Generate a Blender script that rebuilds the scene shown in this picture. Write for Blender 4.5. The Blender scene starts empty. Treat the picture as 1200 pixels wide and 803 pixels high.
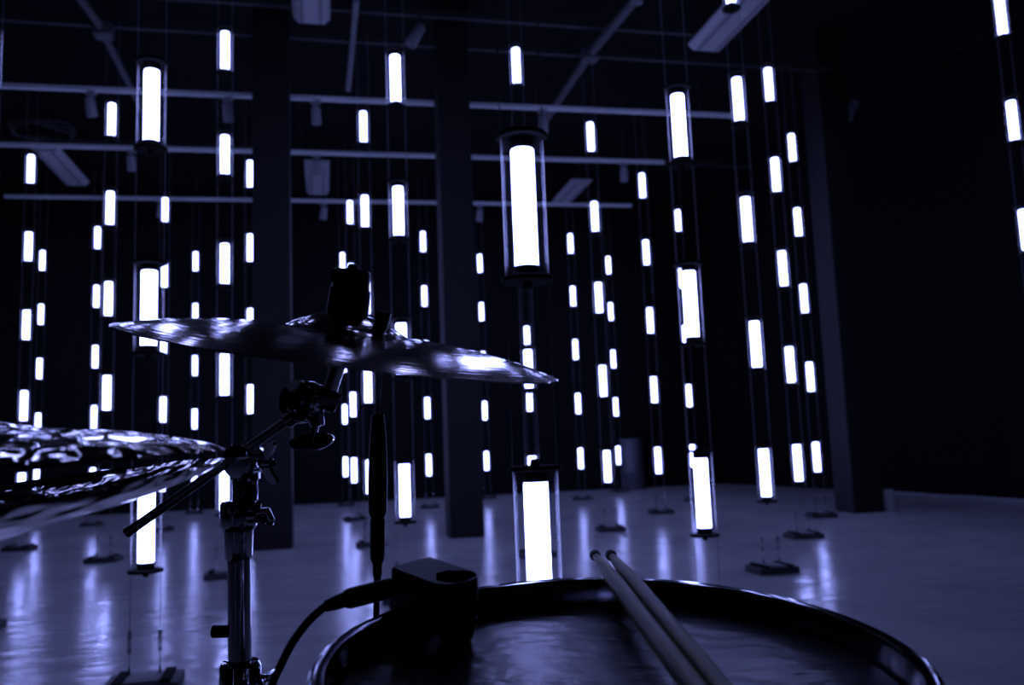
import bpy, bmesh, math, random
from mathutils import Vector, Matrix, Euler
random.seed(7)
sc = bpy.context.scene
col = sc.collection
PI = math.pi

# ------------------------------------------------------------------ camera
EYE = 0.827
PITCH, ROLL = math.radians(6.815), math.radians(-2.188)
fw = Vector((0, math.cos(PITCH), math.sin(PITCH)))
r0 = Vector((1, 0, 0)); u0 = r0.cross(fw)
rt = math.cos(ROLL) * r0 + math.sin(ROLL) * u0
up = -math.sin(ROLL) * r0 + math.cos(ROLL) * u0
cd = bpy.data.cameras.new('camera'); cam = bpy.data.objects.new('camera', cd); col.objects.link(cam)
cam.matrix_world = Matrix(((rt.x, up.x, -fw.x, 0), (rt.y, up.y, -fw.y, 0), (rt.z, up.z, -fw.z, EYE), (0, 0, 0, 1)))
cd.sensor_width = 36; cd.sensor_fit = 'HORIZONTAL'; cd.lens = 36 * 1008.2 / 1200
cd.clip_start = 0.02; cd.clip_end = 100
cd.dof.use_dof = True; cd.dof.focus_distance = 0.92; cd.dof.aperture_fstop = 6.8
sc.camera = cam

# ------------------------------------------------------------------ world, exposure
w = bpy.data.worlds.new('world'); sc.world = w; w.use_nodes = True
w.node_tree.nodes['Background'].inputs[0].default_value = (0.3, 0.32, 1, 1)
w.node_tree.nodes['Background'].inputs[1].default_value = 0.0
sc.view_settings.view_transform = 'Standard'; sc.view_settings.look = 'None'
sc.view_settings.gamma = 1; sc.view_settings.use_curve_mapping = False
sc.view_settings.exposure = 0.0
LAMP_COLOR = (0.32, 0.365, 1.0)      # LED tubes: blue-white, far over the clipping point
LAMP_POWER = 15.5
sc.cycles.transparent_max_bounces = 64
sc.cycles.max_bounces = 8
sc.cycles.sample_clamp_indirect = 4.0
sc.cycles.caustics_reflective = False; sc.cycles.caustics_refractive = False

# ------------------------------------------------------------------ materials
def new_mat(name):
    m = bpy.data.materials.new(name); m.use_nodes = True
    return m, m.node_tree.nodes, m.node_tree.links, m.node_tree.nodes['Principled BSDF']

def plain(name, c, rough=0.5, metal=0.0, spec=0.5, var=0.0, scale=30, bump=0.0, coat=0.0, stretch=1.0):
    m, N, Lk, b = new_mat(name)
    b.inputs['Base Color'].default_value = (*c, 1); b.inputs['Roughness'].default_value = rough
    b.inputs['Metallic'].default_value = metal; b.inputs['Specular IOR Level'].default_value = spec
    b.inputs['Coat Weight'].default_value = coat
    tc = N.new('ShaderNodeTexCoord'); nz = N.new('ShaderNodeTexNoise'); nz.inputs['Scale'].default_value = scale
    nz.inputs['Detail'].default_value = 5
    mp = N.new('ShaderNodeMapping'); mp.inputs['Scale'].default_value = (stretch, 1, 1)
    Lk.new(tc.outputs['Object'], mp.inputs['Vector']); Lk.new(mp.outputs[0], nz.inputs['Vector'])
    if var:
        mx = N.new('ShaderNodeMix'); mx.data_type = 'RGBA'
        mx.inputs['A'].default_value = tuple(x * (1 - var) for x in c) + (1,)
        mx.inputs['B'].default_value = tuple(min(1, x * (1 + var)) for x in c) + (1,)
        Lk.new(nz.outputs['Fac'], mx.inputs['Factor']); Lk.new(mx.outputs['Result'], b.inputs['Base Color'])
    if bump:
        bp = N.new('ShaderNodeBump'); bp.inputs['Strength'].default_value = bump; bp.inputs['Distance'].default_value = 0.002
        Lk.new(nz.outputs['Fac'], bp.inputs['Height']); Lk.new(bp.outputs['Normal'], b.inputs['Normal'])
    return m

def floor_mat():
    m, N, Lk, b = new_mat('polished_concrete')
    tc = N.new('ShaderNodeTexCoord')
    big = N.new('ShaderNodeTexNoise'); big.inputs['Scale'].default_value = 0.9; big.inputs['Detail'].default_value = 8; big.inputs['Roughness'].default_value = 0.65
    Lk.new(tc.outputs['Object'], big.inputs['Vector'])
    cr = N.new('ShaderNodeValToRGB')
    cr.color_ramp.elements[0].position = 0.3; cr.color_ramp.elements[0].color = (0.48, 0.48, 0.48, 1)
    cr.color_ramp.elements[1].position = 0.7; cr.color_ramp.elements[1].color = (0.70, 0.70, 0.69, 1)
    Lk.new(big.outputs['Fac'], cr.inputs['Fac']); Lk.new(cr.outputs['Color'], b.inputs['Base Color'])
    fine = N.new('ShaderNodeTexNoise'); fine.inputs['Scale'].default_value = 11; fine.inputs['Detail'].default_value = 3.0; fine.inputs['Roughness'].default_value = 0.45
    mp = N.new('ShaderNodeMapping'); mp.inputs['Scale'].default_value = (0.42, 1.0, 1.0); Lk.new(tc.outputs['Object'], mp.inputs['Vector'])
    Lk.new(mp.outputs[0], fine.inputs['Vector'])
    mr = N.new('ShaderNodeMapRange'); mr.inputs['From Min'].default_value = 0.35; mr.inputs['From Max'].default_value = 0.65
    mr.inputs['To Min'].default_value = 0.15; mr.inputs['To Max'].default_value = 0.24
    Lk.new(fine.outputs['Fac'], mr.inputs['Value']); Lk.new(mr.outputs['Result'], b.inputs['Roughness'])
    bp = N.new('ShaderNodeBump'); bp.inputs['Strength'].default_value = 1.0; bp.inputs['Distance'].default_value = 0.0075
    Lk.new(fine.outputs['Fac'], bp.inputs['Height']); Lk.new(bp.outputs['Normal'], b.inputs['Normal'])
    b.inputs['Specular IOR Level'].default_value = 0.11
    return m

def cymbal_mat(name, hammered, rough, c, depth=0.005, inner=0.0):
    m, N, Lk, b = new_mat(name)
    b.inputs['Metallic'].default_value = 1
    b.inputs['Base Color'].default_value = (*c, 1); b.inputs['Roughness'].default_value = rough
    tc = N.new('ShaderNodeTexCoord')
    # lathe grooves: fine rings around the axis
    sp = N.new('ShaderNodeSeparateXYZ'); Lk.new(tc.outputs['Object'], sp.inputs[0])
    cx = N.new('ShaderNodeCombineXYZ'); Lk.new(sp.outputs['X'], cx.inputs['X']); Lk.new(sp.outputs['Y'], cx.inputs['Y'])
    ln = N.new('ShaderNodeVectorMath'); ln.operation = 'LENGTH'; Lk.new(cx.outputs[0], ln.inputs[0])
    rg = N.new('ShaderNodeTexNoise'); rg.noise_dimensions = '1D'; rg.inputs['Scale'].default_value = 260; rg.inputs['Detail'].default_value = 3
    Lk.new(ln.outputs['Value'], rg.inputs['W'])
    bp = N.new('ShaderNodeBump'); bp.inputs['Strength'].default_value = 0.35; bp.inputs['Distance'].default_value = 0.0006
    Lk.new(rg.outputs['Fac'], bp.inputs['Height'])
    last = bp
    if hammered:
        vo = N.new('ShaderNodeTexVoronoi'); vo.feature = 'SMOOTH_F1'; vo.inputs['Scale'].default_value = 48
        Lk.new(tc.outputs['Object'], vo.inputs['Vector'])
        b2 = N.new('ShaderNodeBump'); b2.inputs['Strength'].default_value = hammered; b2.inputs['Distance'].default_value = depth
        hm = N.new('ShaderNodeMapRange'); hm.inputs['From Min'].default_value = inner - 0.008; hm.inputs['From Max'].default_value = inner + 0.008
        Lk.new(ln.outputs['Value'], hm.inputs['Value'])
        hx = N.new('ShaderNodeMath'); hx.operation = 'MULTIPLY'
        Lk.new(vo.outputs['Distance'], hx.inputs[0]); Lk.new(hm.outputs['Result'], hx.inputs[1])
        Lk.new(hx.outputs[0], b2.inputs['Height']); Lk.new(bp.outputs['Normal'], b2.inputs['Normal']); last = b2
    else:
        nz = N.new('ShaderNodeTexNoise'); nz.inputs['Scale'].default_value = 14; nz.inputs['Detail'].default_value = 2
        Lk.new(tc.outputs['Object'], nz.inputs['Vector'])
        b2 = N.new('ShaderNodeBump'); b2.inputs['Strength'].default_value = 0.35; b2.inputs['Distance'].default_value = 0.004
        Lk.new(nz.outputs['Fac'], b2.inputs['Height']); Lk.new(bp.outputs['Normal'], b2.inputs['Normal']); last = b2
    Lk.new(last.outputs['Normal'], b.inputs['Normal'])
    return m

def wood_mat():
    m, N, Lk, b = new_mat('hickory')
    tc = N.new('ShaderNodeTexCoord'); mp = N.new('ShaderNodeMapping'); mp.inputs['Scale'].default_value = (260, 260, 14)
    nz = N.new('ShaderNodeTexNoise'); nz.inputs['Scale'].default_value = 1.0; nz.inputs['Detail'].default_value = 6; nz.inputs['Distortion'].default_value = 0.6
    Lk.new(tc.outputs['Object'], mp.inputs['Vector']); Lk.new(mp.outputs[0], nz.inputs['Vector'])
    cr = N.new('ShaderNodeValToRGB')
    cr.color_ramp.elements[0].position = 0.35; cr.color_ramp.elements[0].color = (0.17, 0.13, 0.030, 1)
    cr.color_ramp.elements[1].position = 0.62; cr.color_ramp.elements[1].color = (0.58, 0.48, 0.12, 1)
    Lk.new(nz.outputs['Fac'], cr.inputs['Fac']); Lk.new(cr.outputs['Color'], b.inputs['Base Color'])
    bp = N.new('ShaderNodeBump'); bp.inputs['Strength'].default_value = 0.4; bp.inputs['Distance'].default_value = 0.0005
    Lk.new(nz.outputs['Fac'], bp.inputs['Height']); Lk.new(bp.outputs['Normal'], b.inputs['Normal'])
    b.inputs['Roughness'].default_value = 0.5
    return m

def glow_mat():
    m, N, Lk, b = new_mat('led_diffuser')
    N.remove(b); e = N.new('ShaderNodeEmission')
    e.inputs[0].default_value = (*LAMP_COLOR, 1); e.inputs[1].default_value = LAMP_POWER
    Lk.new(e.outputs[0], N['Material Output'].inputs['Surface'])
    return m

def glass_mat():
    # clear acrylic sleeve: almost fully transparent face-on, dusty and reflective at grazing angles
    m, N, Lk, b = new_mat('clear_acrylic')
    N.remove(b)
    tr = N.new('ShaderNodeBsdfTransparent'); tr.inputs[0].default_value = (0.985, 0.99, 1, 1)
    gl = N.new('ShaderNodeBsdfGlossy'); gl.inputs['Roughness'].default_value = 0.08; gl.inputs[0].default_value = (0.9, 0.9, 0.9, 1)
    tl = N.new('ShaderNodeBsdfTranslucent'); tl.inputs[0].default_value = (0.7, 0.72, 0.75, 1)
    mx1 = N.new('ShaderNodeMixShader'); mx1.inputs[0].default_value = 0.85
    Lk.new(gl.outputs[0], mx1.inputs[1]); Lk.new(tl.outputs[0], mx1.inputs[2])
    lw = N.new('ShaderNodeLayerWeight'); lw.inputs['Blend'].default_value = 0.5
    pw = N.new('ShaderNodeMath'); pw.operation = 'POWER'; pw.inputs[1].default_value = 18
    Lk.new(lw.outputs['Facing'], pw.inputs[0])
    ml = N.new('ShaderNodeMath'); ml.operation = 'MULTIPLY_ADD'; ml.inputs[1].default_value = 0.5; ml.inputs[2].default_value = 0.0008
    Lk.new(pw.outputs[0], ml.inputs[0])
    mx = N.new('ShaderNodeMixShader'); Lk.new(ml.outputs[0], mx.inputs[0])
    Lk.new(tr.outputs[0], mx.inputs[1]); Lk.new(mx1.outputs[0], mx.inputs[2])
    Lk.new(mx.outputs[0], N['Material Output'].inputs['Surface'])
    return m

M = {
 'floor': floor_mat(),
 'black_wall': plain('black_drape', (0.006, 0.006, 0.007), 0.9, spec=0.1, var=0.3, scale=6),
 'black_ceiling': plain('black_painted_ceiling', (0.008, 0.008, 0.009), 0.9, spec=0.1, var=0.3, scale=3),
 'column': plain('dark_painted_column', (0.008, 0.008, 0.008), 0.6, spec=0.3, var=0.2, scale=8, bump=0.2),
 'grid': plain('dark_ceiling_steel', (0.022, 0.022, 0.022), 0.6),
 'pipe': plain('grey_pipe', (0.07, 0.075, 0.08), 0.55),
 'track': plain('white_track', (0.62, 0.66, 0.66), 0.5),
 'spot': plain('grey_spot', (0.22, 0.22, 0.24), 0.5),
 'fixture': plain('pale_fixture_enamel', (0.45, 0.45, 0.47), 0.45, var=0.1, scale=4),
 'black_plastic': plain('black_plastic', (0.010, 0.010, 0.011), 0.42, spec=0.22, bump=0.05, scale=200),
 'matte_black': plain('matte_black', (0.004, 0.004, 0.004), 0.8, spec=0.1),
 'rubber': plain('black_rubber', (0.012, 0.012, 0.012), 0.6),
 'chrome': plain('chrome', (0.60, 0.61, 0.64), 0.06, metal=1),
 'black_chrome': plain('black_nickel', (0.30, 0.30, 0.33), 0.10, metal=1),
 'boom_steel': plain('brushed_steel', (0.5, 0.5, 0.52), 0.28, metal=1),
 'wire': plain('steel_wire', (0.30, 0.30, 0.32), 0.5),
 'block': plain('cast_block', (0.055, 0.055, 0.06), 0.6, var=0.3, scale=20, bump=0.2),
 'block_top': plain('block_plate', (0.22, 0.22, 0.23), 0.5, var=0.2, scale=15),
 'shell': plain('black_lacquer_shell', (0.012, 0.012, 0.014), 0.15, coat=0.5),
 'head': plain('worn_black_drumhead', (0.065, 0.065, 0.07), 0.28, var=0.4, scale=95, bump=0.75, stretch=0.4),
 'head_dark': plain('drum_underside', (0.01, 0.01, 0.01), 0.6),
 'crash': cymbal_mat('lathed_bronze', 0.0, 0.11, (0.55, 0.50, 0.42)),
 'hat': cymbal_mat('hammered_bronze', 1.0, 0.06, (0.52, 0.49, 0.43)),
 'wood': wood_mat(),
 'nylon': plain('dark_tip', (0.012, 0.011, 0.010), 0.5),
 'glow': glow_mat(), 'glass': glass_mat(),
 'barrel': plain('dull_blue_barrel', (0.06, 0.065, 0.08), 0.6),
 'rug': plain('added_black_rug', (0.008, 0.008, 0.009), 0.95, spec=0.1, var=0.5, scale=90, bump=0.5),  # for the added out-of-view rug that darkens the chrome's reflections
 'paper': plain('pale_card', (0.4, 0.4, 0.4), 0.8),
 'pale_cable': plain('pale_cable', (0.35, 0.35, 0.36), 0.6),
}

# ------------------------------------------------------------------ helpers
def link(name, bm, mat, parent=None, smooth=True, kind=None):
    me = bpy.data.meshes.new(name)
    bmesh.ops.recalc_face_normals(bm, faces=bm.faces)
    bm.to_mesh(me); bm.free()
    if smooth:
        for p in me.polygons: p.use_smooth = True
        try: me.set_sharp_from_angle(angle=math.radians(40))
        except Exception: pass
    me.materials.append(M[mat])
    o = bpy.data.objects.new(name, me); col.objects.link(o)
    if parent: o.parent = parent
    if kind: o['kind'] = kind
    return o

def tag(o, label, cat, group=None):
    o['label'] = label; o['category'] = cat
    if group: o['group'] = group
    return o

def thing(name, label, cat, loc=(0, 0, 0), rot=None, group=None):
    o = bpy.data.objects.new(name, None); col.objects.link(o); o.empty_display_size = 0.05
    o.location = loc
    if rot is not None: o.rotation_euler = rot
    return tag(o, label, cat, group)

def lathe(bm, prof, seg=24, mtx=None, cap0=True, cap1=True):
    """prof: list of (r, z); revolves round Z"""
    rings = []
    for r, z in prof:
        ring = []
        for k in range(seg):
            a = 2 * PI * k / seg
            v = Vector((r * math.cos(a), r * math.sin(a), z))
            ring.append(bm.verts.new(mtx @ v if mtx else v))
        rings.append(ring)
    for a, b in zip(rings, rings[1:]):
        for k in range(seg):
            bm.faces.new((a[k], a[(k + 1) % seg], b[(k + 1) % seg], b[k]))
    if cap0: bm.faces.new(rings[0])
    if cap1: bm.faces.new(rings[-1])
    return rings

def lathe_closed(bm, prof, seg=24, mtx=None):
    rings = lathe(bm, prof, seg, mtx, False, False)
    a, b = rings[-1], rings[0]
    for k in range(seg):
        bm.faces.new((a[k], a[(k + 1) % seg], b[(k + 1) % seg], b[k]))

def frame_to(p, d, x_hint=None):
    d = Vector(d).normalized()
    if x_hint is None: x_hint = Vector((1, 0, 0)) if abs(d.x) < 0.9 else Vector((0, 1, 0))
    y = d.cross(Vector(x_hint)).normalized(); x = y.cross(d).normalized()
    m = Matrix((x, y, d)).transposed().to_4x4(); m.translation = Vector(p)
    return m

def cyl(bm, p0, p1, r0, r1=None, seg=16):
    p0, p1 = Vector(p0), Vector(p1)
    if r1 is None: r1 = r0
    L = (p1 - p0).length; e = min(r0, r1) * 0.12
    lathe(bm, [(r0 - e, 0), (r0, e), (r1, L - e), (r1 - e, L)], seg, frame_to(p0, p1 - p0))

def box(bm, size, mtx=None, bevel=0.0):
    m = (mtx or Matrix()) @ Matrix.Diagonal((*size, 1))
    g = bmesh.ops.create_cube(bm, size=1, matrix=m)
    if bevel:
        es = {e for v in g['verts'] for e in v.link_edges}
        bmesh.ops.bevel(bm, geom=list(es), offset=bevel, segments=2, affect='EDGES', profile=0.7)

def smooth_path(pts, n=8):
    pts = [Vector(p) for p in pts]; out = []
    P = [2 * pts[0] - pts[1]] + pts + [2 * pts[-1] - pts[-2]]
    for i in range(1, len(P) - 2):
        for k in range(n):
            t = k / n; a, b, c, d = P[i - 1:i + 3]
            out.append(0.5 * ((2 * b) + (c - a) * t + (2 * a - 5 * b + 4 * c - d) * t * t + (3 * b - a - 3 * c + d) * t ** 3))
    out.append(pts[-1]); return out

def sweep(bm, pts, r, seg=8):
    pts = [Vector(p) for p in pts]; rings = []
    rr = r if hasattr(r, '__len__') else [r] * len(pts)
    x = None
    for i, p in enumerate(pts):
        d = (pts[min(i + 1, len(pts) - 1)] - pts[max(i - 1, 0)]).normalized()
        if x is None: x = d.orthogonal().normalized()
        x = (x - d * x.dot(d)).normalized(); y = d.cross(x)
        rings.append([bm.verts.new(p + rr[i] * (math.cos(2 * PI * k / seg) * x + math.sin(2 * PI * k / seg) * y)) for k in range(seg)])
    for a, b in zip(rings, rings[1:]):
        for k in range(seg): bm.faces.new((a[k], a[(k + 1) % seg], b[(k + 1) % seg], b[k]))
    bm.faces.new(rings[0]); bm.faces.new(rings[-1])

def prism(bm, pts2, z0, z1, mtx=None):
    lo = [bm.verts.new((mtx @ Vector((x, y, z0))) if mtx else (x, y, z0)) for x, y in pts2]
    hi = [bm.verts.new((mtx @ Vector((x, y, z1))) if mtx else (x, y, z1)) for x, y in pts2]
    n = len(pts2)
    bm.faces.new(lo); bm.faces.new(hi)
    for k in range(n): bm.faces.new((lo[k], lo[(k + 1) % n], hi[(k + 1) % n], hi[k]))

B = bmesh.new
def copy_tree(o, parent=None):
    c = o.copy(); col.objects.link(c)
    if parent: c.parent = parent
    for ch in list(o.children): copy_tree(ch, c)
    return c

# ------------------------------------------------------------------ room shell (axes turned 12.4 degrees to the camera)
PHI = math.atan(0.22)
UX = Vector((math.cos(PHI), math.sin(PHI), 0)); UY = Vector((-math.sin(PHI), math.cos(PHI), 0))
RZ = Matrix.Rotation(PHI, 4, 'Z')
HC = 5.25
back_r = Vector((3.75, 15.78, 0)); back_l = back_r - UX * 14.5
right_n = back_r + Vector((0.313, -1, 0)).normalized() * 22
left_n = back_l - UY * 20.0
foot = [back_l, back_r, right_n, left_n]

bm = B(); prism(bm, [(v.x, v.y) for v in foot], -0.12, 0.0); link('floor', bm, 'floor', kind='structure', smooth=False)
bm = B(); prism(bm, [(v.x, v.y) for v in foot], HC, HC + 0.15); link('ceiling', bm, 'black_ceiling', kind='structure', smooth=False)
def wall(name, a, b):
    d = (b - a).normalized(); n = Vector((d.y, -d.x, 0)) * -0.15
    bm = B(); prism(bm, [(a.x, a.y), (b.x, b.y), (b.x + n.x, b.y + n.y), (a.x + n.x, a.y + n.y)], 0, HC)
    link(name, bm, 'black_wall', kind='structure', smooth=False)
wall('wall_back', back_l, back_r); wall('wall_right', back_r, right_n)
wall('wall_left', left_n, back_l); wall('wall_front', right_n, left_n)

# columns: square steel-clad posts from floor to ceiling
def column(front_mid, wdt, label):
    c = Vector(front_mid) + UY * wdt / 2
    bm = B(); box(bm, (wdt, wdt, HC), Matrix.Translation((c.x, c.y, HC / 2)) @ RZ, 0.012)
    o = link('column', bm, 'column', smooth=False)
    tag(o, label, 'column')
column((-2.155, 7.66, 0), 0.335, 'dark square column on the left, behind the cymbal')
column((-0.475, 8.05, 0), 0.315, 'dark square column in the middle, between the large strand and the nearest strand')
column((3.61, 9.02, 0), 0.34, 'dark square column on the right with a pale lit edge')

# ------------------------------------------------------------------ strands of hanging tube lamps
LAMP_L, STEP, Z_LOW = 0.295, 0.8026, EYE - 0.2287
R_TUBE, R_GLASS, R_PLATE = 0.0285, 0.047, 0.0625
ROWS = {5: ['topmost', 'second', 'middle', 'fourth', 'lowest'], 4: ['topmost', 'second', 'third', 'lowest'],
        3: ['upper', 'middle', 'lowest'], 2: ['upper', 'lower'], 1: ['single']}
# x, y, lowest row, highest row, where
STRANDS = [
 (-2.765, 4.440, 4, 4, 'strand cut by the left picture edge'),
 (-4.840, 8.487, 0, 4, 'medium strand nearest the left edge'),
 (-6.916, 12.499, 0, 4, 'thin strand just right of the leftmost medium strand'),
 (-5.520, 11.305, 0, 4, 'thinner strand of the close pair left of the cymbal'),
 (-3.447, 7.273, 0, 4, 'thicker strand of the close pair left of the cymbal'),
 (-1.376, 3.230, 0, 2, "large strand behind the cymbal's left tip"),
 (-4.126, 10.109, 0, 4, 'thin strand close beside the large left-hand strand'),
 (-4.804, 12.937, 0, 4, "thin strand halfway from cymbal's left tip to left column"),
 (-2.042, 6.064, 0, 4, 'medium strand directly behind the cymbal stand'),
 (-2.727, 8.904, 0, 4, 'strand along the left edge of the left column'),
 (-2.631, 13.355, 0, 4, 'thinnest, left strand of three behind the cymbal cup'),
 (-1.975, 10.550, 0, 4, 'middle strand of three behind the cymbal cup'),
 (-1.303, 7.690, 0, 4, 'thickest, right strand of three behind the cymbal cup'),
 (-0.630, 4.867, 0, 3, 'large strand between left and middle columns'),
 (-1.234, 12.210, 0, 4, 'thin strand just left of the middle column'),
 (-0.479, 13.884, 0, 4, 'thin strand just right of the middle column'),
 (0.042, 2.010, 0, 1, 'nearest, largest strand behind the snare drum'),
 (0.117, 6.520, 0, 4, 'medium strand directly behind the nearest strand'),
 (0.196, 11.033, 0, 4, 'thin far strand peeping out behind the nearest strand'),
 (0.939, 12.713, 0, 4, 'thin strand first to the right of the nearest'),
 (0.853, 8.188, 0, 4, 'medium strand second to the right of the nearest'),
 (1.689, 14.390, 0, 4, 'farthest strand, third to the right of the nearest'),
 (1.607, 9.866, 0, 4, 'slim strand just left of the large right-hand strand'),
 (2.345, 11.554, 0, 4, 'thin strand tucked behind the large right-hand strand'),
 (0.779, 3.687, 0, 2, "large strand above the drum's right half"),
 (1.530, 5.378, 0, 4, 'thickest strand of three left of the right column'),
 (2.281, 7.061, 0, 4, 'middle strand of three left of the right column'),
 (3.010, 8.722, 0, 4, 'strand closest to the right column'),
 (3.662, 5.975, 3, 4, 'strand leaving at the right picture edge'),
]

def make_lamp():
    t = thing('tube_lamp', 'x', 'lamp', group='hanging tube lamps')
    h = LAMP_L / 2
    bm = B(); lathe(bm, [(R_TUBE - 0.004, -h), (R_TUBE, -h + 0.004), (R_TUBE, h - 0.008), (R_TUBE - 0.002, h - 0.003), (R_TUBE - 0.008, h)], 16)
    o = link('light_tube', bm, 'glow', t); o['label'] = 'glowing white inner tube'
    bm = B(); e = h + 0.022; g = R_GLASS - 0.0016
    lathe_closed(bm, [(R_GLASS, -e), (R_GLASS, e), (g, e), (g, -e)], 28)
    o = link('glass_sleeve', bm, 'glass', t); o['label'] = 'clear outer sleeve'
    for s in (-1, 1):
        m = Matrix.Diagonal((1, 1, s, 1))
        bm = B(); lathe(bm, [(R_PLATE - 0.002, h + 0.022), (R_PLATE, h + 0.024), (R_PLATE, h + 0.032), (R_PLATE - 0.002, h + 0.034), (0.012, h + 0.034), (0.010, h + 0.048), (0.006, h + 0.05)], 24, m)
        plate = link('end_plate', bm, 'matte_black', t)
        bm = B(); lathe(bm, [(R_TUBE + 0.002, h - 0.004), (R_TUBE + 0.003, h), (R_TUBE + 0.003, h + 0.021), (R_TUBE, h + 0.022)], 16, m, s > 0, True)
        link('collar', bm, 'matte_black', plate)
    return t

def make_wire(z0, z1):
    bm = B(); cyl(bm, (0, 0, z0), (0, 0, z1), 0.0016, seg=5)
    o = link('suspension_wire', bm, 'wire')
    # turnbuckle above the floor weight
    bm = B()
    for s in (-1, 1): cyl(bm, (0.005 * s, 0, z0 + 0.085), (0.005 * s, 0, z0 + 0.15), 0.0022, seg=5)
    for zz in (z0 + 0.085, z0 + 0.15): cyl(bm, (0, 0, zz - 0.006), (0, 0, zz + 0.006), 0.0075, seg=8)
    link('turnbuckle', bm, 'black_chrome', o)
    bm = B(); cyl(bm, (0, 0, z0), (0, 0, z0 + 0.03), 0.005, 0.003, seg=6); link('hook', bm, 'black_chrome', o)
    return o

def make_weight():
    t = thing('floor_weight', 'x', 'weight', group='weights under the strands')
    bm = B(); box(bm, (0.255, 0.20, 0.04), Matrix.Translation((0, 0, 0.02)), 0.005); link('body', bm, 'block', t)
    bm = B(); box(bm, (0.13, 0.15, 0.006), Matrix.Translation((0, 0, 0.0432)), 0.001)
    link('top_plate', bm, 'block_top', t)
    for s in (-1, 1):
        bm = B(); box(bm, (0.035, 0.19, 0.012), Matrix.Translation((0.05 * s * 1.6, 0, 0.046)), 0.002)
        link('clamp_bar', bm, 'matte_black', t)
    return t

Z_GRID = 4.75
lamp0, wire0, weight0 = make_lamp(), make_wire(0.053, Z_GRID), make_weight()
first = True
for (x, y, lo, hi, where) in STRANDS:
    ang = PHI + random.uniform(-0.15, 0.15)
    n = hi - lo + 1
    for row in range(4, -1, -1):
        o = lamp0 if first else copy_tree(lamp0)
        o.location = (x, y, Z_LOW + row * STEP + (random.uniform(-.004, .004) if y > 3 else (-0.001 if row == 0 else -0.010 if row == 1 else 0)))
        o.rotation_euler = (0, 0, ang)
        if row > hi: o['label'] = f'{["first", "second", "third"][row - hi - 1]} tube lamp above the picture on the {where}'
        elif row < lo: o['label'] = f'{["first", "second", "third", "fourth"][lo - row - 1]} tube lamp out of view on the {where}'
        else: o['label'] = f'{ROWS[n][hi - row]} lit tube lamp on the {where}'
        first_lamp = first; first = False
    for s, nm in ((-1, 'left'), (1, 'right')):
        o = wire0 if (first_lamp and False) else copy_tree(wire0)
        o.location = (x + 0.052 * s * math.cos(ang), y + 0.052 * s * math.sin(ang), 0)
        tag(o, f'{nm} hanging wire of the {where}', 'wire', 'wires carrying the tube lamps')
    o = copy_tree(weight0); o.location = (x, y, 0); o.rotation_euler = (0, 0, ang)
    o['label'] = f'dark floor weight under the {where}'
for root in (wire0, weight0):
    for ch in list(root.children): bpy.data.objects.remove(ch)
    bpy.data.objects.remove(root)

# ------------------------------------------------------------------ ceiling gear
def bar(name, a, b, wid, hgt, mat, label, cat, group=None, mid=None):
    a, b = Vector(a), Vector(b); d = b - a
    bm = B(); box(bm, (d.length, wid, hgt), Matrix.Translation((a + b) / 2) @ Matrix.Rotation(math.atan2(d.y, d.x), 4, 'Z'), 0.004)
    o = link(name, bm, mat, smooth=False); tag(o, label, cat, group); return o
ZT = 4.377
TR = [((-5.6, 7.57), (2.665, 9.244), 'nearest pale lighting track under the ceiling'),
      ((-6.9, 9.00), (2.045, 10.744), 'middle pale lighting track under the ceiling'),
      ((-6.683, 11.12), (1.895, 12.751), 'farthest pale lighting track under the ceiling')]
for (a, b, lab) in TR:
    tr = bar('lighting_track', (*a, ZT), (*b, ZT), 0.05, 0.042, 'track', lab, 'track', 'lighting tracks')
    A, Bv = Vector((*a, 0)), Vector((*b, 0))
    for k in range(5):
        q = A.lerp(Bv, 0.06 + 0.22 * k)
        bm = B(); cyl(bm, (q.x, q.y, ZT + 0.03), (q.x, q.y, HC - 0.004), 0.008, seg=6); link('drop_rod', bm, 'grid', tr)

def spotlight(k, t, tilt, turn, label):
    a, b, _ = TR[k]; p = Vector((*a, ZT)).lerp(Vector((*b, ZT)), t)
    s = thing('track_spotlight', label, 'spotlight', (p.x, p.y, ZT - 0.03), (0, 0, turn), 'spotlights on the tracks')
    bm = B(); box(bm, (0.10, 0.04, 0.03), Matrix.Translation((0, 0, -0.015)), 0.004); cyl(bm, (0, 0, -0.03), (0, 0, -0.09), 0.012, seg=8)
    link('adapter', bm, 'spot', s)
    bm = B(); m = Matrix.Translation((0, 0, -0.15)) @ Matrix.Rotation(tilt, 4, 'X')
    lathe(bm, [(0.03, 0.09), (0.045, 0.08), (0.05, -0.08), (0.047, -0.09), (0.040, -0.085), (0.030, -0.04)], 14, m)
    link('head', bm, 'spot', s)
def t_at(k, px):      # share of the track's length at a given direction, by the track's own ends
    a, b, _ = TR[k]; s = (px - 600) / 1008.0
    # x - s*y = c with the 2-degree roll of horizontals folded in
    fa = a[0] - s * (a[1] * 0.9929 + 0.421); fb = b[0] - s * (b[1] * 0.9929 + 0.421)
    sh = 0.0382 * 3.3
    fa += sh; fb += sh
    return fa / (fa - fb)
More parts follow.
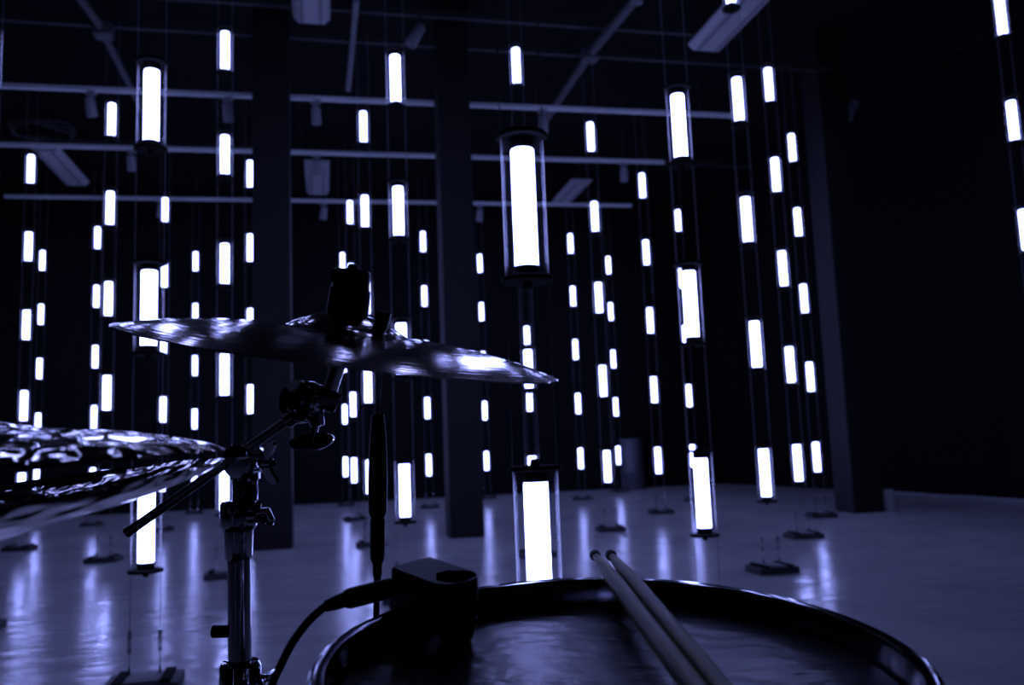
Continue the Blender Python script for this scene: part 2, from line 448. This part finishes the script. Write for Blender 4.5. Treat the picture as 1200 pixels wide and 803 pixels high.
for (k, px, tilt, lab) in [
    (0, 134, 0.3, 'grey spotlight on the nearest track, left end'), (0, 293, 0.2, 'grey spotlight on the nearest track just left of the left column'),
    (0, 396, 0.1, 'grey spotlight on the nearest track between left and middle columns'), (0, 660, 0.15, 'grey spotlight on the nearest track right of the nearest lamp'),
    (1, 176, 0.4, 'grey spotlight on the middle track behind the large left lamp'), (1, 392, 0.5, 'grey spotlight on the middle track between left and middle columns'),
    (1, 750, 0.1, 'grey spotlight on the middle track near its right end'),
    (2, 206, 0.3, 'grey spotlight on the farthest track left of the left column'), (2, 396, 0.3, 'grey spotlight on the farthest track between left and middle columns'),
    (2, 578, 0.2, 'grey spotlight on the farthest track right of the middle column')]:
    spotlight(k, t_at(k, px), tilt, PHI + 0.4 * (k - 1), lab)

def ceiling_spot(p, label, tilt=0.5, turn=0.0):
    s = thing('ceiling_spotlight', label, 'spotlight', p, (0, 0, turn))
    bm = B(); cyl(bm, (0, 0, 0), (0, 0, HC - 0.004 - p[2]), 0.012, seg=8); link('stem', bm, 'grid', s)
    bm = B(); m = Matrix.Rotation(tilt, 4, 'X')
    lathe(bm, [(0.035, 0.02), (0.05, 0.0), (0.055, -0.2), (0.05, -0.21), (0.04, -0.2), (0.03, -0.15)], 14, m)
    link('head', bm, 'spot', s)
ceiling_spot((-0.72, 7.4, 4.62), 'small pale spotlight under the ceiling left of the middle column', 0.5, 2.0)
ceiling_spot((1.17, 6.9, 4.72), 'small spotlight at the top edge, right of the nearest lamp', 0.1, 0)
ceiling_spot((4.0, 9.4, 4.55), 'tiny spotlight near the ceiling above the right column', 0.5, 1.0)

def fixture(c, wid, ln, turn, label, tubes=2):
    t = thing('ceiling_fixture', label, 'ceiling light', c, (0, 0, turn), 'unlit fluorescent fixtures')
    bm = B(); prism(bm, [(-wid / 2, 0.05), (-wid / 2 + 0.05, 0), (wid / 2 - 0.05, 0), (wid / 2, 0.05), (wid / 2, 0.07), (-wid / 2, 0.07)], -ln / 2, ln / 2, Matrix.Rotation(-PI / 2, 4, 'X') @ Matrix.Scale(-1, 4, (0, 1, 0)))
    link('housing', bm, 'fixture', t, smooth=False)
    for k in range(tubes):
        xx = (k - (tubes - 1) / 2) * wid * 0.5
        bm = B(); box(bm, (0.025, ln * 0.94, 0.014), Matrix.Translation((xx, 0, -0.006)), 0.003); link('louvre', bm, 'spot' if tubes < 3 else 'grid', t)
    for sx in (-1, 1):
        for sy in (-1, 1):
            pass
    bm = B()
    for sy in (-1, 1): cyl(bm, (0, sy * ln * 0.4, 0.07), (0, sy * ln * 0.4, HC - 0.004 - c[2]), 0.006, seg=6)
    link('hanger', bm, 'grid', t)
ZF = 4.727
fixture((-1.64, 7.10, ZF), 0.33, 0.75, PHI, 'pale fluorescent fixture at the top edge right of the left column')
fixture((2.22, 7.70, ZF), 0.38, 1.30, PHI, 'long pale fixture panel at the top right')
fixture((-5.95, 11.15, ZF), 0.34, 1.45, PHI, 'pale fixture panel at the upper left, behind the middle track')
fixture((-2.72, 12.05, ZF), 0.34, 1.42, PHI, 'pale fixture seen just right of the left column')
fixture((1.03, 13.23, ZF), 0.33, 1.15, PHI, 'pale fixture panel right of the nearest lamp, behind the farthest track')

def pipe(pts, r, label, name='ceiling_pipe', mat='pipe'):
    bm = B(); sweep(bm, pts, r, 8); o = link(name, bm, mat)
    tag(o, label, 'pipe'); return o
p1 = pipe([(-3.38, 5.6, ZF), (-3.60, 7.3, ZF), (-4.03, 9.18, ZF), (-4.3, 10.6, ZF)], 0.035, 'grey pipe running back under the ceiling at upper left')
p2 = pipe([(1.62, 5.9, ZF), (0.89, 8.33, ZF), (0.516, 10.02, ZF), (0.35, 11.0, ZF)], 0.045, 'thick grey pipe slanting under the ceiling right of centre')
for o, q in ((p1, (-3.62, 7.45)), (p2, (0.9, 8.33))):
    bm = B(); box(bm, (0.16, 0.16, 0.12), Matrix.Translation((q[0], q[1], ZF)) @ RZ, 0.02); link('junction', bm, 'pipe', o)
pipe([(-1.24, 7.08, ZF), (-1.672, 8.94, ZF)], 0.028, 'short pale pipe under the ceiling between left and middle columns', mat='spot')
def beam(y0, z, label, x0=-6.5, x1=3.6):
    a = Vector((x0, y0 + 0.22 * x0, z)); b = Vector((x1, y0 + 0.22 * x1, z))
    bar('ceiling_beam', a, b, 0.05, 0.06, 'grid', label, 'beam', 'thin beams the wires hang from')
beam(8.22, Z_GRID + 0.03, 'thin dark ceiling beam just above the nearest track')
beam(7.75, Z_GRID + 0.1, 'thin dark ceiling beam at the very top, nearest the camera', -6.5, 2.4)
beam(11.5, Z_GRID + 0.03, 'thin dark ceiling beam between middle and farthest tracks')
# coil of cable hung under the ceiling at the upper left
bm = B()
for k in range(3):
    sweep(bm, [(-5.35 + (0.30 + 0.02 * k) * math.cos(a), 9.6 + (0.30 + 0.02 * k) * math.sin(a), 4.62 + 0.03 * k + 0.02 * math.sin(3 * a + k)) for a in [i * 2 * PI / 24 for i in range(25)]], 0.010, 6)
o = link('cable_coil', bm, 'grid'); tag(o, 'coil of dark cable under the ceiling at the upper left', 'cable')
bm = B(); cyl(bm, (-5.35, 9.30, 4.64), (-5.35, 9.30, HC - .004), 0.006, seg=6); cyl(bm, (-5.35, 9.90, 4.64), (-5.35, 9.90, HC - .004), 0.006, seg=6)
link('hanger', bm, 'grid', o)
pipe([(4.05, 11.0, 4.75), (4.28, 10.13, 4.75), (4.82, 8.37, 4.75), (5.6, 5.8, 4.75)], 0.03, 'dim pipe along the top of the right wall', mat='black_ceiling')

# ------------------------------------------------------------------ far floor things
t = thing('barrel', 'dull blue barrel standing by the far wall right of centre', 'barrel', (1.98, 14.95, 0))
bm = B(); lathe(bm, [(0.19, 0), (0.20, 0.01), (0.20, 0.28), (0.206, 0.29), (0.20, 0.30), (0.20, 0.56), (0.206, 0.57), (0.20, 0.58), (0.20, 0.83), (0.19, 0.84)], 24); link('drum_body', bm, 'barrel', t)
bm = B(); lathe(bm, [(0.205, 0.83), (0.21, 0.835), (0.21, 0.855), (0.20, 0.865)], 24); link('lid_ring', bm, 'barrel', t)
bm = B(); box(bm, (0.10, 0.08, 0.22), Matrix.Translation((3.86, 9.14, 0.11)) @ RZ, 0.006)
o = link('carton', bm, 'paper'); tag(o, 'small pale carton standing at the foot of the right column', 'box')
bm = B(); box(bm, (0.104, 0.02, 0.004), Matrix.Translation((3.86, 9.14, 0.2215)) @ RZ); link('tape', bm, 'spot', o)
bm = B(); sweep(bm, smooth_path([(4.75, 11.9, 0.02), (5.03, 11.2, 0.02), (5.13, 10.65, 0.02), (5.3, 10.2, 0.02), (5.45, 9.57, 0.02), (5.75, 8.6, 0.02), (6.2, 7.4, 0.02)]), 0.02, 6)
o = link('floor_cable', bm, 'pale_cable'); tag(o, 'pale cable lying on the floor along the right wall', 'cable')

# ------------------------------------------------------------------ unseen rug added under the kit to darken reflections in the metal
rg = thing('added_dark_rug', 'unseen black rug added under the kit to darken metal reflections', 'rug', (0, 0.75, 0), (0, 0, 0.05))
bm = B(); box(bm, (2.3, 2.3, 0.006), Matrix.Translation((0, 0, 0.003))); link('pile', bm, 'rug', rg, False)
bm = B()
for sx in (-1, 1): box(bm, (0.04, 2.3, 0.008), Matrix.Translation((1.15 * sx, 0, 0.004)), 0.002); box(bm, (2.3, 0.04, 0.008), Matrix.Translation((0, 1.15 * sx, 0.004)), 0.002)
link('binding', bm, 'rubber', rg)

# ------------------------------------------------------------------ snare drum
DC = Vector((0.0565, 0.5557, EYE - 0.1313)); DN = Vector((0.0208, -0.1036, 1)).normalized()
DM = frame_to(DC, DN, (1, 0, 0))
drum = thing('snare_drum', 'dark snare drum with a worn black head and shiny hoop in the foreground', 'drum')
drum.matrix_world = DM
HEAD_Z = -0.018
bm = B()
lathe_closed(bm, [(0.1755, -0.040), (0.1765, -0.003), (0.1775, 0.0), (0.183, 0.0005), (0.1865, -0.001), (0.1875, -0.004), (0.1865, -0.006), (0.1815, -0.006), (0.1795, -0.009), (0.1790, -0.040)], 128)
link('hoop', bm, 'black_chrome', drum)
bm = B(); lathe(bm, [(0.1750, HEAD_Z - 0.020), (0.1752, HEAD_Z - 0.004), (0.172, HEAD_Z), (0.13, HEAD_Z), (0.07, HEAD_Z), (0.01, HEAD_Z)], 96, None, False, True)
o = link('drumhead', bm, 'head', drum); o['label'] = 'worn black playing head'
bm = B(); lathe(bm, [(0.168, -0.165), (0.172, -0.160), (0.172, -0.042), (0.168, -0.041)], 96); link('shell', bm, 'shell', drum)
bm = B(); lathe_closed(bm, [(0.1755, -0.15), (0.1790, -0.15), (0.1790, -0.178), (0.187, -0.181), (0.187, -0.185), (0.1755, -0.185)], 96)
o = link('hoop', bm, 'black_chrome', drum)
for k in range(10):
    a = 2 * PI * (k + 0.35) / 10
    m = Matrix.Rotation(a, 4, 'Z')
    bm = B(); box(bm, (0.010, 0.016, 0.012), m @ Matrix.Translation((0.1855, 0, -0.016)), 0.003)
    cyl(bm, m @ Vector((0.1885, 0, -0.075)), m @ Vector((0.1885, 0, -0.010)), 0.0028, seg=8)
    cyl(bm, m @ Vector((0.1885, 0, -0.012)), m @ Vector((0.1885, 0, -0.006)), 0.0036, seg=8)
    link('tension_rod', bm, 'chrome', drum)
    bm = B(); box(bm, (0.014, 0.018, 0.055), m @ Matrix.Translation((0.181, 0, -0.10)), 0.004); link('lug', bm, 'chrome', drum)
# basket stand under the drum
st = thing('snare_stand', 'chrome basket stand under the snare drum', 'stand', (DC.x, DC.y, 0))
base = Vector((DC.x, DC.y, 0)) - Vector((DC.x, DC.y, 0))
bm = B(); cyl(bm, (0, 0, 0.12), (0, 0, 0.42), 0.012); link('post', bm, 'chrome', st)
for k in range(3):
    a = 2 * PI * k / 3 + PI / 2
    d = Vector((math.cos(a), math.sin(a), 0))
    bm = B(); sweep(bm, [d * 0.012 + Vector((0, 0, 0.30)), d * 0.25 + Vector((0, 0, 0.020))], 0.009, 8); link('leg', bm, 'chrome', st)
    tip = DM @ Vector((0.193 * math.cos(a), 0.193 * math.sin(a), -0.180)) - Vector((DC.x, DC.y, 0))
    low = DM @ Vector((0.193 * math.cos(a), 0.193 * math.sin(a), -0.192)) - Vector((DC.x, DC.y, 0))
    bm = B(); sweep(bm, [Vector((0, 0, 0.41)), low * 0.6 + Vector((0, 0, 0.41)) * 0.4 - Vector((0, 0, 0.02)), low, tip], 0.007, 8); link('arm', bm, 'chrome', st)

# ------------------------------------------------------------------ drumsticks
def stick(tip, end, label):
    tip, end = Vector(tip), Vector(end); d = (end - tip).normalized()
    t = thing('drumstick', label, 'drumstick', group='pair of drumsticks')
    t.matrix_world = frame_to(tip, d)
    bm = B()
    lathe(bm, [(0.0030, 0.010), (0.0033, 0.016), (0.0042, 0.032), (0.0056, 0.060), (0.0062, 0.085), (0.0066, 0.12), (0.0067, 0.36), (0.0065, 0.400), (0.0062, 0.405), (0.004, 0.407)], 20)
    link('shaft', bm, 'wood', t)
    bm = B(); lathe(bm, [(0.0022, 0.0), (0.0040, 0.0012), (0.0049, 0.004), (0.0049, 0.008), (0.0040, 0.0115), (0.0028, 0.013)], 16)
    o = link('tip', bm, 'nylon', t); o['label'] = 'dark rounded tip'
stick((0.0666, 0.7939, 0.7272), (0.0900, 0.4857, 0.6948), "left one of two worn wooden drumsticks lying across the drum's hoop")
stick((0.0807, 0.7929, 0.7268), (0.1034, 0.4875, 0.6947), "right one of two worn wooden drumsticks lying across the drum's hoop")

# ------------------------------------------------------------------ trigger box clamped on the hoop
tg = thing('drum_trigger', 'black drum trigger box with a round well clamped on the hoop', 'drum trigger')
TM = frame_to((-.055, .645, EYE - .0905), (0.02, -.15, 1), (1, 0, 0))
tg.matrix_world = TM
pA, pB_, pC, pD = (-.0434, .0170), (-.0163, .0439), (.0305, -.0085), (.0030, -.0360)
cen = Vector((.0075, -.0090)); rad = 0.0160; BH = 0.029
def rounded(poly, rads, n=6):
    out = []; L_ = len(poly)
    for i, p in enumerate(poly):
        p = Vector(p); a = (Vector(poly[i - 1]) - p); b = (Vector(poly[(i + 1) % L_]) - p)
        r = min(rads[i], a.length * 0.49, b.length * 0.49)
        q0, q1 = p + a.normalized() * r, p + b.normalized() * r
        for k in range(n + 1):
            t_ = k / n; out.append(q0 * (1 - t_) ** 2 + p * 2 * t_ * (1 - t_) + q1 * t_ * t_)
    return out
outl = rounded([pA, pB_, pC, pD], [0.004, 0.002, 0.019, 0.019])
n = len(outl)
ccx = Vector((sum(p.x for p in outl) / n, sum(p.y for p in outl) / n))
bm = B()
def ring_of(pts, z, sh=0.0, c=ccx): return [bm.verts.new(((p.x - c.x) * (1 - sh) + c.x, (p.y - c.y) * (1 - sh) + c.y, z)) for p in pts]
r1 = ring_of(outl, -BH, 0.03); r2 = ring_of(outl, -BH + 0.003); r3 = ring_of(outl, -0.002); r4 = ring_of(outl, 0, 0.04)
angs = [math.atan2(p.y - cen.y, p.x - cen.x) for p in outl]
circ = [Vector((cen.x + rad * math.cos(a), cen.y + rad * math.sin(a))) for a in angs]
r5 = [bm.verts.new((p.x, p.y, 0)) for p in circ]
r6 = [bm.verts.new((p.x, p.y, -0.013)) for p in circ]
for a, b in ((r1, r2), (r2, r3), (r3, r4), (r4, r5), (r5, r6)):
    for k in range(n): bm.faces.new((a[k], a[(k + 1) % n], b[(k + 1) % n], b[k]))
bm.faces.new(r1); bm.faces.new(r6)
link('housing', bm, 'black_plastic', tg)
bm = B(); lathe(bm, [(0.006, -0.0128), (0.0065, -0.008), (0.005, -0.0065), (0.003, -0.0072)], 16, Matrix.Translation((cen.x, cen.y, 0))); link('screw', bm, 'rubber', tg)
# sensor cone reaching down to the head under the well
cw = TM @ Vector((cen.x, cen.y, -BH)); lo_ = DM.inverted() @ cw; lo_.z = HEAD_Z + 0.001
bm = B(); cyl(bm, (cen.x, cen.y, -BH + 0.001), TM.inverted() @ (DM @ lo_), 0.016, 0.012, 20); link('sensor_foam', bm, 'rubber', tg)
# clamp jaw gripping the outside of the hoop
ax = (Vector(pB_) - Vector(pC)).normalized(); mid = (Vector(pA) + Vector(pB_)) / 2
m = Matrix.Translation((mid.x + ax.x * .002, mid.y + ax.y * .002, -BH - 0.006)) @ Matrix.Rotation(math.atan2(ax.y, ax.x), 4, 'Z')
bm = B(); box(bm, (0.008, 0.030, 0.030), m, 0.002); link('clamp_jaw', bm, 'black_plastic', tg)
q = Vector((mid.x, mid.y, -BH - 0.010)); a3 = Vector((ax.x, ax.y, 0))
bm = B(); cyl(bm, q + a3 * .004, q + a3 * .020, 0.007); link('clamp_screw', bm, 'black_chrome', tg)

# its cable and plug
tc_ = thing('trigger_cable', 'black cable with a plug leaving the trigger box to the left', 'cable')
k0 = Vector((-0.098, 0.690, 0.7185)); 
def px(x, y, Y):     # a point at depth Y seen in direction (x, y)
    d = fw + (x - 600) / 1008.2 * rt - (y - 401.5) / 1008.2 * up
    return Vector((0, 0, EYE)) + d * (Y / d.y)
e0, e1, e2 = px(462, 688, .68), px(404, 703, .67), px(381, 711, .665)
bm = B(); sweep(bm, [e0, e0.lerp(e1, .15), e0.lerp(e1, .9), e1], [0.0072, 0.0078, 0.0078, 0.0066], 16); link('plug', bm, 'black_plastic', tc_)
bm = B(); sweep(bm, [e1, e1.lerp(e2, .5), e2], [0.0058, 0.0052, 0.0042], 12); link('strain_relief', bm, 'rubber', tc_)
path = smooth_path([e1.lerp(e2, .6), px(381, 711, .665), px(361, 729, .66), px(343, 753, .655), px(329, 780, .655), px(318, 806, .66), px(309, 850, .67), px(304, 920, .68), Vector((-.20, .69, .30)), Vector((-.21, .72, .06)), Vector((-.28, .80, .016)), Vector((-.5, 1.0, .016))], 8)
bm = B(); sweep(bm, path, 0.0031, 10); link('lead', bm, 'rubber', tc_)

# ------------------------------------------------------------------ crash cymbal on its stand
CN = Vector((0.1743, -0.1440, 1)).normalized(); CC = Vector((-0.1695, 0.8664, EYE + 0.1018))
CM = frame_to(CC, CN, (1, 0, 0))
cy = thing('crash_cymbal', 'tilted crash cymbal with blue-white streaks on a boom stand', 'cymbal'); cy.matrix_world = CM
RC = 0.2180
def cymbal_profile(R, H, bell_r, bell_h):
    pr = []
    for k in range(14):
        s = k / 13; r = R + (bell_r - R) * s
        pr.append((r, H * (1 - ((r - bell_r) / (R - bell_r)) ** 2.4 * 0.85 - ((r - bell_r) / (R - bell_r)) * 0.15)))
    for k in range(1, 9):
        a = k / 8; r = bell_r * (1 - a) + 0.006 * a
        pr.append((r, H + bell_h * math.sin(min(1, a * 1.02) * PI / 2) ** 0.9))
    return pr
def cymbal_mesh(R, H, br, bh, th=0.0012, seg=128):
    bm = B(); pr = cymbal_profile(R, H, br, bh)
    lathe_closed(bm, pr + [(r, z - th) for r, z in reversed(pr)], seg); return bm
link('bronze_plate', cymbal_mesh(RC, 0.0195, 0.062, 0.019), 'crash', cy)

cp = thing('cymbal_nut', 'black quick-release sleeve nut on top of the crash cymbal', 'cymbal nut'); cp.matrix_world = CM @ Matrix.Translation((-0.0025, 0, 0))
bm = B(); lathe(bm, [(0.019, 0.0365), (0.0212, 0.0375), (0.0212, 0.041), (0.0205, 0.062), (0.0195, 0.063)], 28); link('felt_washer', bm, 'rubber', cp)
bm = B(); lathe(bm, [(0.0190, 0.063), (0.0190, 0.066), (0.0185, 0.0665), (0.0185, 0.0800), (0.0170, 0.0820), (0.006, 0.0825), (0.005, 0.087), (0.0035, 0.088)], 28); link('cap', bm, 'black_plastic', cp)
bm = B(); box(bm, (0.006, 0.010, 0.014), Matrix.Translation((-0.0165, -0.006, 0.0735)), 0.002); link('wing', bm, 'black_plastic', cp)

# small sensor clip on the cymbal
sp = px(447, 392, .845)
so = thing('cymbal_sensor', 'small black sensor standing tilted on the crash cymbal', 'sensor')
so.matrix_world = frame_to(px(443.5, 394, .843), px(451, 366, .843) - px(443.5, 394, .843), (1, 0, 0))
bm = B(); lathe(bm, [(0.0055, -0.002), (0.006, -0.001), (0.006, 0.003)], 16); link('foot', bm, 'rubber', so)
bm = B(); box(bm, (0.0135, 0.010, 0.024), Matrix.Translation((0, 0, 0.0125)), 0.0012); link('case', bm, 'black_plastic', so)

# stand
YS = 0.87
cs = thing('cymbal_stand', 'chrome boom cymbal stand left of the drum', 'stand', (-0.277, YS, 0))
O = Vector((-0.277, YS, 0))
def L(p): return Vector(p) - O
def part(name, mat, build, smooth=True):
    bm = B(); build(bm); return link(name, bm, mat, cs, smooth)
part('lower_tube', 'chrome', lambda b: cyl(b, L((-.277, YS, .10)), L((-.277, YS, .617)), 0.0150, seg=28))
part('upper_tube', 'chrome', lambda b: cyl(b, L((-.277, YS, .58)), L((-.2785, YS, .760)), 0.0112, seg=28))
part('collar', 'chrome', lambda b: lathe(b, [(0.0125, 0), (0.0135, .002), (0.0142, .028), (0.0165, .030), (0.0180, .034), (0.0180, .054), (0.0165, .057), (0.010, .058)], 28, Matrix.Translation(L((-.2785, YS, .725)))))
part('lower_clamp', 'chrome', lambda b: lathe(b, [(0.0150, 0), (0.020, .003), (0.020, .024), (0.0175, .028), (0.012, .029)], 28, Matrix.Translation(L((-.277, YS, .600)))))
# wing bolts
def wing_bolt(p, d, span_dir, r, name='wing_bolt'):
    """a T wing: hub along d and two flat rounded ears along span_dir"""
    p = Vector(p); d = Vector(d).normalized(); s = Vector(span_dir).normalized()
    bm = B(); cyl(bm, p, p + d * r * 0.9, r * 0.32, r * 0.28, 12)
    nrm = d.cross(s).normalized()
    for sg in (-1, 1):
        m = Matrix((s * sg, d, nrm)).transposed().to_4x4(); m.translation = p + d * r * 0.35
        pts = [(0.0, -0.22), (0.45, -0.18), (0.95, 0.10), (1.28, 0.50), (1.30, 0.78), (1.10, 0.88), (0.80, 0.72), (0.45, 0.45), (0.0, 0.35)]
        prism(bm, [(x * r, y * r) for x, y in pts], -r * 0.13, r * 0.13, m)
    bmesh.ops.recalc_face_normals(bm, faces=bm.faces)
    return link(name, bm, 'chrome', cs)
wing_bolt(L((-.262, YS - .004, .7685)), (1, -.25, .05), (0.25, .5, -.65), 0.012)
wing_bolt(L((-.258, YS, .611)), (1, -.3, .1), (.3, .9, .25), 0.013)
part('lever', 'chrome', lambda b: (cyl(b, L((-.264, YS - .012, .768)), L((-.254, YS - .016, .768)), 0.007, seg=14), sweep(b, [L((-.256, YS - .016, .771)), L((-.245, YS - .018, .772)), L((-.240, YS - .018, .763))], [0.004, 0.0045, 0.003], 10)))
part('memory_knob', 'black_plastic', lambda b: cyl(b, L((-.288, YS, .6565)), L((-.3045, YS, .657)), 0.0062, seg=16))
part('neck', 'black_chrome', lambda b: lathe(b, [(0.0105, 0), (0.0125, .002), (0.0125, .022), (0.011, .025), (0.008, .030), (0.009, .034)], 24, Matrix.Translation(L((-.272, YS, .781)))))
# boom clamp body with ratchet discs
BL, BR = Vector((-.3828, YS - .012, .7571)), Vector((-.2150, YS - .012, .8675))
bd = (BR - BL).normalized()
bc = Vector((-.272, YS, .822))
part('boom_joint', 'chrome', lambda b: (lathe(b, [(0.010, -.017), (0.0165, -.015), (0.0175, -.010), (0.0175, .010), (0.0165, .015), (0.010, .017)], 28, frame_to(L(bc), (0.25, 1, 0.05))),
                                    cyl(b, L(bc + Vector((0, 0, -.020))), L(bc + Vector((0, 0, .016))), 0.0145, seg=20)))
bm_r = B()
for k in range(20):
    a = 2 * PI * k / 20
    m = frame_to(L(bc), (0.25, 1, 0.05)) @ Matrix.Rotation(a, 4, 'Z') @ Matrix.Translation((0.0172, 0, -.004))
    box(bm_r, (0.0035, 0.0026, 0.013), m)
link('ratchet_teeth', bm_r, 'chrome', cs, False)
wing_bolt(L((-.254, YS - .008, .819)), (1, -.5, -.05), (0.0, -.25, 1), 0.0165)
boom = thing('cymbal_boom_arm', 'slim steel boom arm slanting through the cymbal stand clamp', 'boom arm', group=None)
bm = B(); cyl(bm, BL, BR, 0.0047, seg=20); link('rod', bm, 'boom_steel', boom)
bm = B(); cyl(bm, BL - bd * 0.003, BL + bd * 0.004, 0.0052, seg=20); link('rod_end', bm, 'black_chrome', boom)
# tilter at the upper end
tj = Vector((-.2140, YS - .012, .8785))
def bpart(name, mat, build, smooth=True):
    bm = B(); build(bm); return link(name, bm, mat, boom, smooth)
tdir = Vector((-0.35, -0.93, 0.08))
bpart('rod_socket', 'chrome', lambda b: cyl(b, BR - bd * 0.016, BR + bd * 0.008, 0.0082, seg=20))
bpart('ratchet_disc', 'chrome', lambda b: lathe(b, [(0.012, -.012), (0.0195, -.010), (0.0205, -.006), (0.0205, .004), (0.019, .008), (0.012, .009), (0.010, .012), (0.004, .0125)], 32, frame_to(tj, tdir)))
bm_r = B()
for k in range(28):
    m = frame_to(tj, tdir) @ Matrix.Rotation(2 * PI * k / 28, 4, 'Z') @ Matrix.Translation((0.0203, 0, -.001))
    box(bm_r, (0.003, 0.0022, 0.010), m)
link('ratchet_teeth', bm_r, 'chrome', boom, False)
pc = CM @ Vector((0, 0, -0.022))
blk = Vector((-.1945, YS - .002, .8830))
bpart('tilter_block', 'black_chrome', lambda b: box(b, (0.036, 0.024, 0.022), Matrix.Translation(blk) @ Matrix.Rotation(0.45, 4, 'Y') @ Matrix.Rotation(0.3, 4, 'Z'), 0.005))
bpart('cymbal_post', 'chrome', lambda b: (cyl(b, blk - Vector((-.004, 0, .004)), CM @ Vector((0, 0, 0.010)), 0.0088, 0.0078, 18), cyl(b, CM @ Vector((0, 0, .005)), CM @ Vector((0, 0, .080)), 0.003, seg=10)))
bpart('cup_washer', 'chrome', lambda b: lathe(b, [(0.008, 0.0), (0.019, 0.002), (0.020, 0.005), (0.016, 0.012), (0.006, 0.013)], 24, CM @ Matrix.Translation((0, 0, 0.006))))
bpart('lower_jaw', 'black_chrome', lambda b: cyl(b, Vector((-.203, YS - .006, .8745)), Vector((-.197, YS - .006, .853)), 0.011, 0.007, 18))
# big wing screw hanging under the tilter: a flattened oval grip on a short stem
wm = Matrix.Translation((-.2035, YS - .006, .8395)) @ Matrix.Rotation(-0.10, 4, 'Y')
def wing_grip(b):
    cyl(b, Vector((-.200, YS - .006, .856)), Vector((-.2025, YS - .006, .838)), 0.0042, 0.0036, 12)
    ring = []
    for k in range(32):
        a = 2 * PI * k / 32; ring.append((0.0222 * math.cos(a), 0.0092 * math.sin(a) * (1.15 if math.sin(a) < 0 else 0.75)))
    m = wm @ Matrix.Rotation(PI / 2, 4, 'X')
    prism(b, ring, -0.0032, 0.0032, m)
bpart('wing_screw', 'chrome', wing_grip)
# tripod legs of the stand, below the picture
for k in range(3):
    a = 2 * PI * k / 3 + 1.5; d = Vector((math.cos(a), math.sin(a), 0))
    part('leg', 'chrome', lambda b, d=d: sweep(b, [d * .018 + Vector((0, 0, .40)), d * .15 + Vector((0, 0, .22)), d * .32 + Vector((0, 0, .018))], 0.010, 8))
    part('rubber_foot', 'rubber', lambda b, d=d: cyl(b, d * .315 + Vector((0, 0, .009)), d * .325 + Vector((0, 0, .035)), 0.014, seg=12))

# ------------------------------------------------------------------ hanging cable coupler
cc_ = thing('cable_coupler', 'black inline plug coupler hanging from a thin cable under the crash cymbal', 'cable')
YC = 0.93
def P(x, y): return px(x, y, YC)
bm = B(); sweep(bm, smooth_path([px(446, 436, .885), px(446, 450, .90), P(444, 470), P(443, 492)], 5), 0.0013, 8); link('thin_lead', bm, 'rubber', cc_)
c_top, c_bot = P(443.2, 486), P(442.2, 690)
CMX = frame_to(c_top, c_bot - c_top); CL = (c_bot - c_top).length / 204.0
def coup(prof): return [(r, z * CL) for r, z in prof]
bm = B(); lathe(bm, coup([(.0060, 0), (.0070, 1), (.0071, 4), (.0077, 12), (.0090, 28), (.0099, 50), (.0103, 75), (.0102, 98), (.0098, 115), (.0086, 119), (.0080, 121)]), 24, CMX); link('jack_socket', bm, 'black_plastic', cc_)
bm = B(); lathe(bm, coup([(.0068, 121), (.0072, 122), (.0080, 126), (.0082, 150), (.0080, 164), (.0074, 170), (.0062, 173), (.0056, 175)]), 24, CMX); link('jack_plug', bm, 'black_plastic', cc_)
bm = B(); lathe(bm, coup([(.0050, 175), (.0048, 188), (.0041, 190), (.0036, 204)]), 16, CMX); link('strain_relief', bm, 'rubber', cc_)
bm = B(); sweep(bm, smooth_path([P(442, 680), P(441.5, 700), P(441, 730), P(441, 790), Vector((-.146, .935, .30)), Vector((-.146, .945, .05)), Vector((-.12, 1.0, .016)), Vector((.1, 1.1, .016))], 6), 0.0034, 10); link('lead', bm, 'rubber', cc_)

# ------------------------------------------------------------------ hi-hat
HR = 0.178
HP = [(.178, 0), (.174, .0022), (.166, .0055), (.15, .0100), (.134, .0138), (.115, .0173), (.095, .0203), (.075, .0227), (.062, .0243), (.050, .0272), (.038, .0300), (.026, .0325), (.014, .0340), (.006, .0345)]
def hat(zc, a, b, flip, name, label):
    n = Vector((-a, -b, 1)).normalized()
    t = thing(name, label, 'cymbal'); t.matrix_world = frame_to((-.379, .57, EYE + zc), n, (1, 0, 0))
    s = -1 if flip else 1
    bm = B(); lathe_closed(bm, [(r, z * s) for r, z in HP] + [(r, z * s - 0.0011) for r, z in reversed(HP)], 128)
    link('bronze_plate', bm, 'hat', t)
    return t
hat(-0.0035, .045, .030, False, 'hi_hat_cymbal', 'upper hammered hi-hat cymbal cut off by the left edge')
hat(-0.0224, .099, .070, True, 'hi_hat_cymbal', 'lower upturned hammered hi-hat cymbal cut off by the left edge')
hs = thing('hi_hat_stand', 'chrome hi-hat stand just outside the left edge', 'stand', (-.379, .57, 0))
bm = B(); cyl(bm, (0, 0, .08), (0, 0, EYE - .075), 0.011, seg=20); link('tube', bm, 'chrome', hs)
bm = B(); cyl(bm, (0, 0, EYE - .10), (0, 0, EYE + .13), 0.003, seg=10); link('pull_rod', bm, 'chrome', hs)
bm = B(); lathe(bm, [(.011, -.086), (.022, -.078), (.022, -.070), (.010, -.066)], 24, Matrix.Translation((0, 0, EYE))); link('seat_cup', bm, 'rubber', hs)
bm = B(); lathe(bm, [(.010, .040), (.014, .042), (.014, .075), (.008, .078)], 20, Matrix.Translation((0, 0, EYE))); link('clutch', bm, 'chrome', hs)
for k in range(3):
    a = 2 * PI * k / 3 + 2.2; d = Vector((math.cos(a), math.sin(a), 0))
    bm = B(); sweep(bm, [d * .012 + Vector((0, 0, .36)), d * .24 + Vector((0, 0, .018))], 0.008, 8); link('leg', bm, 'chrome', hs)
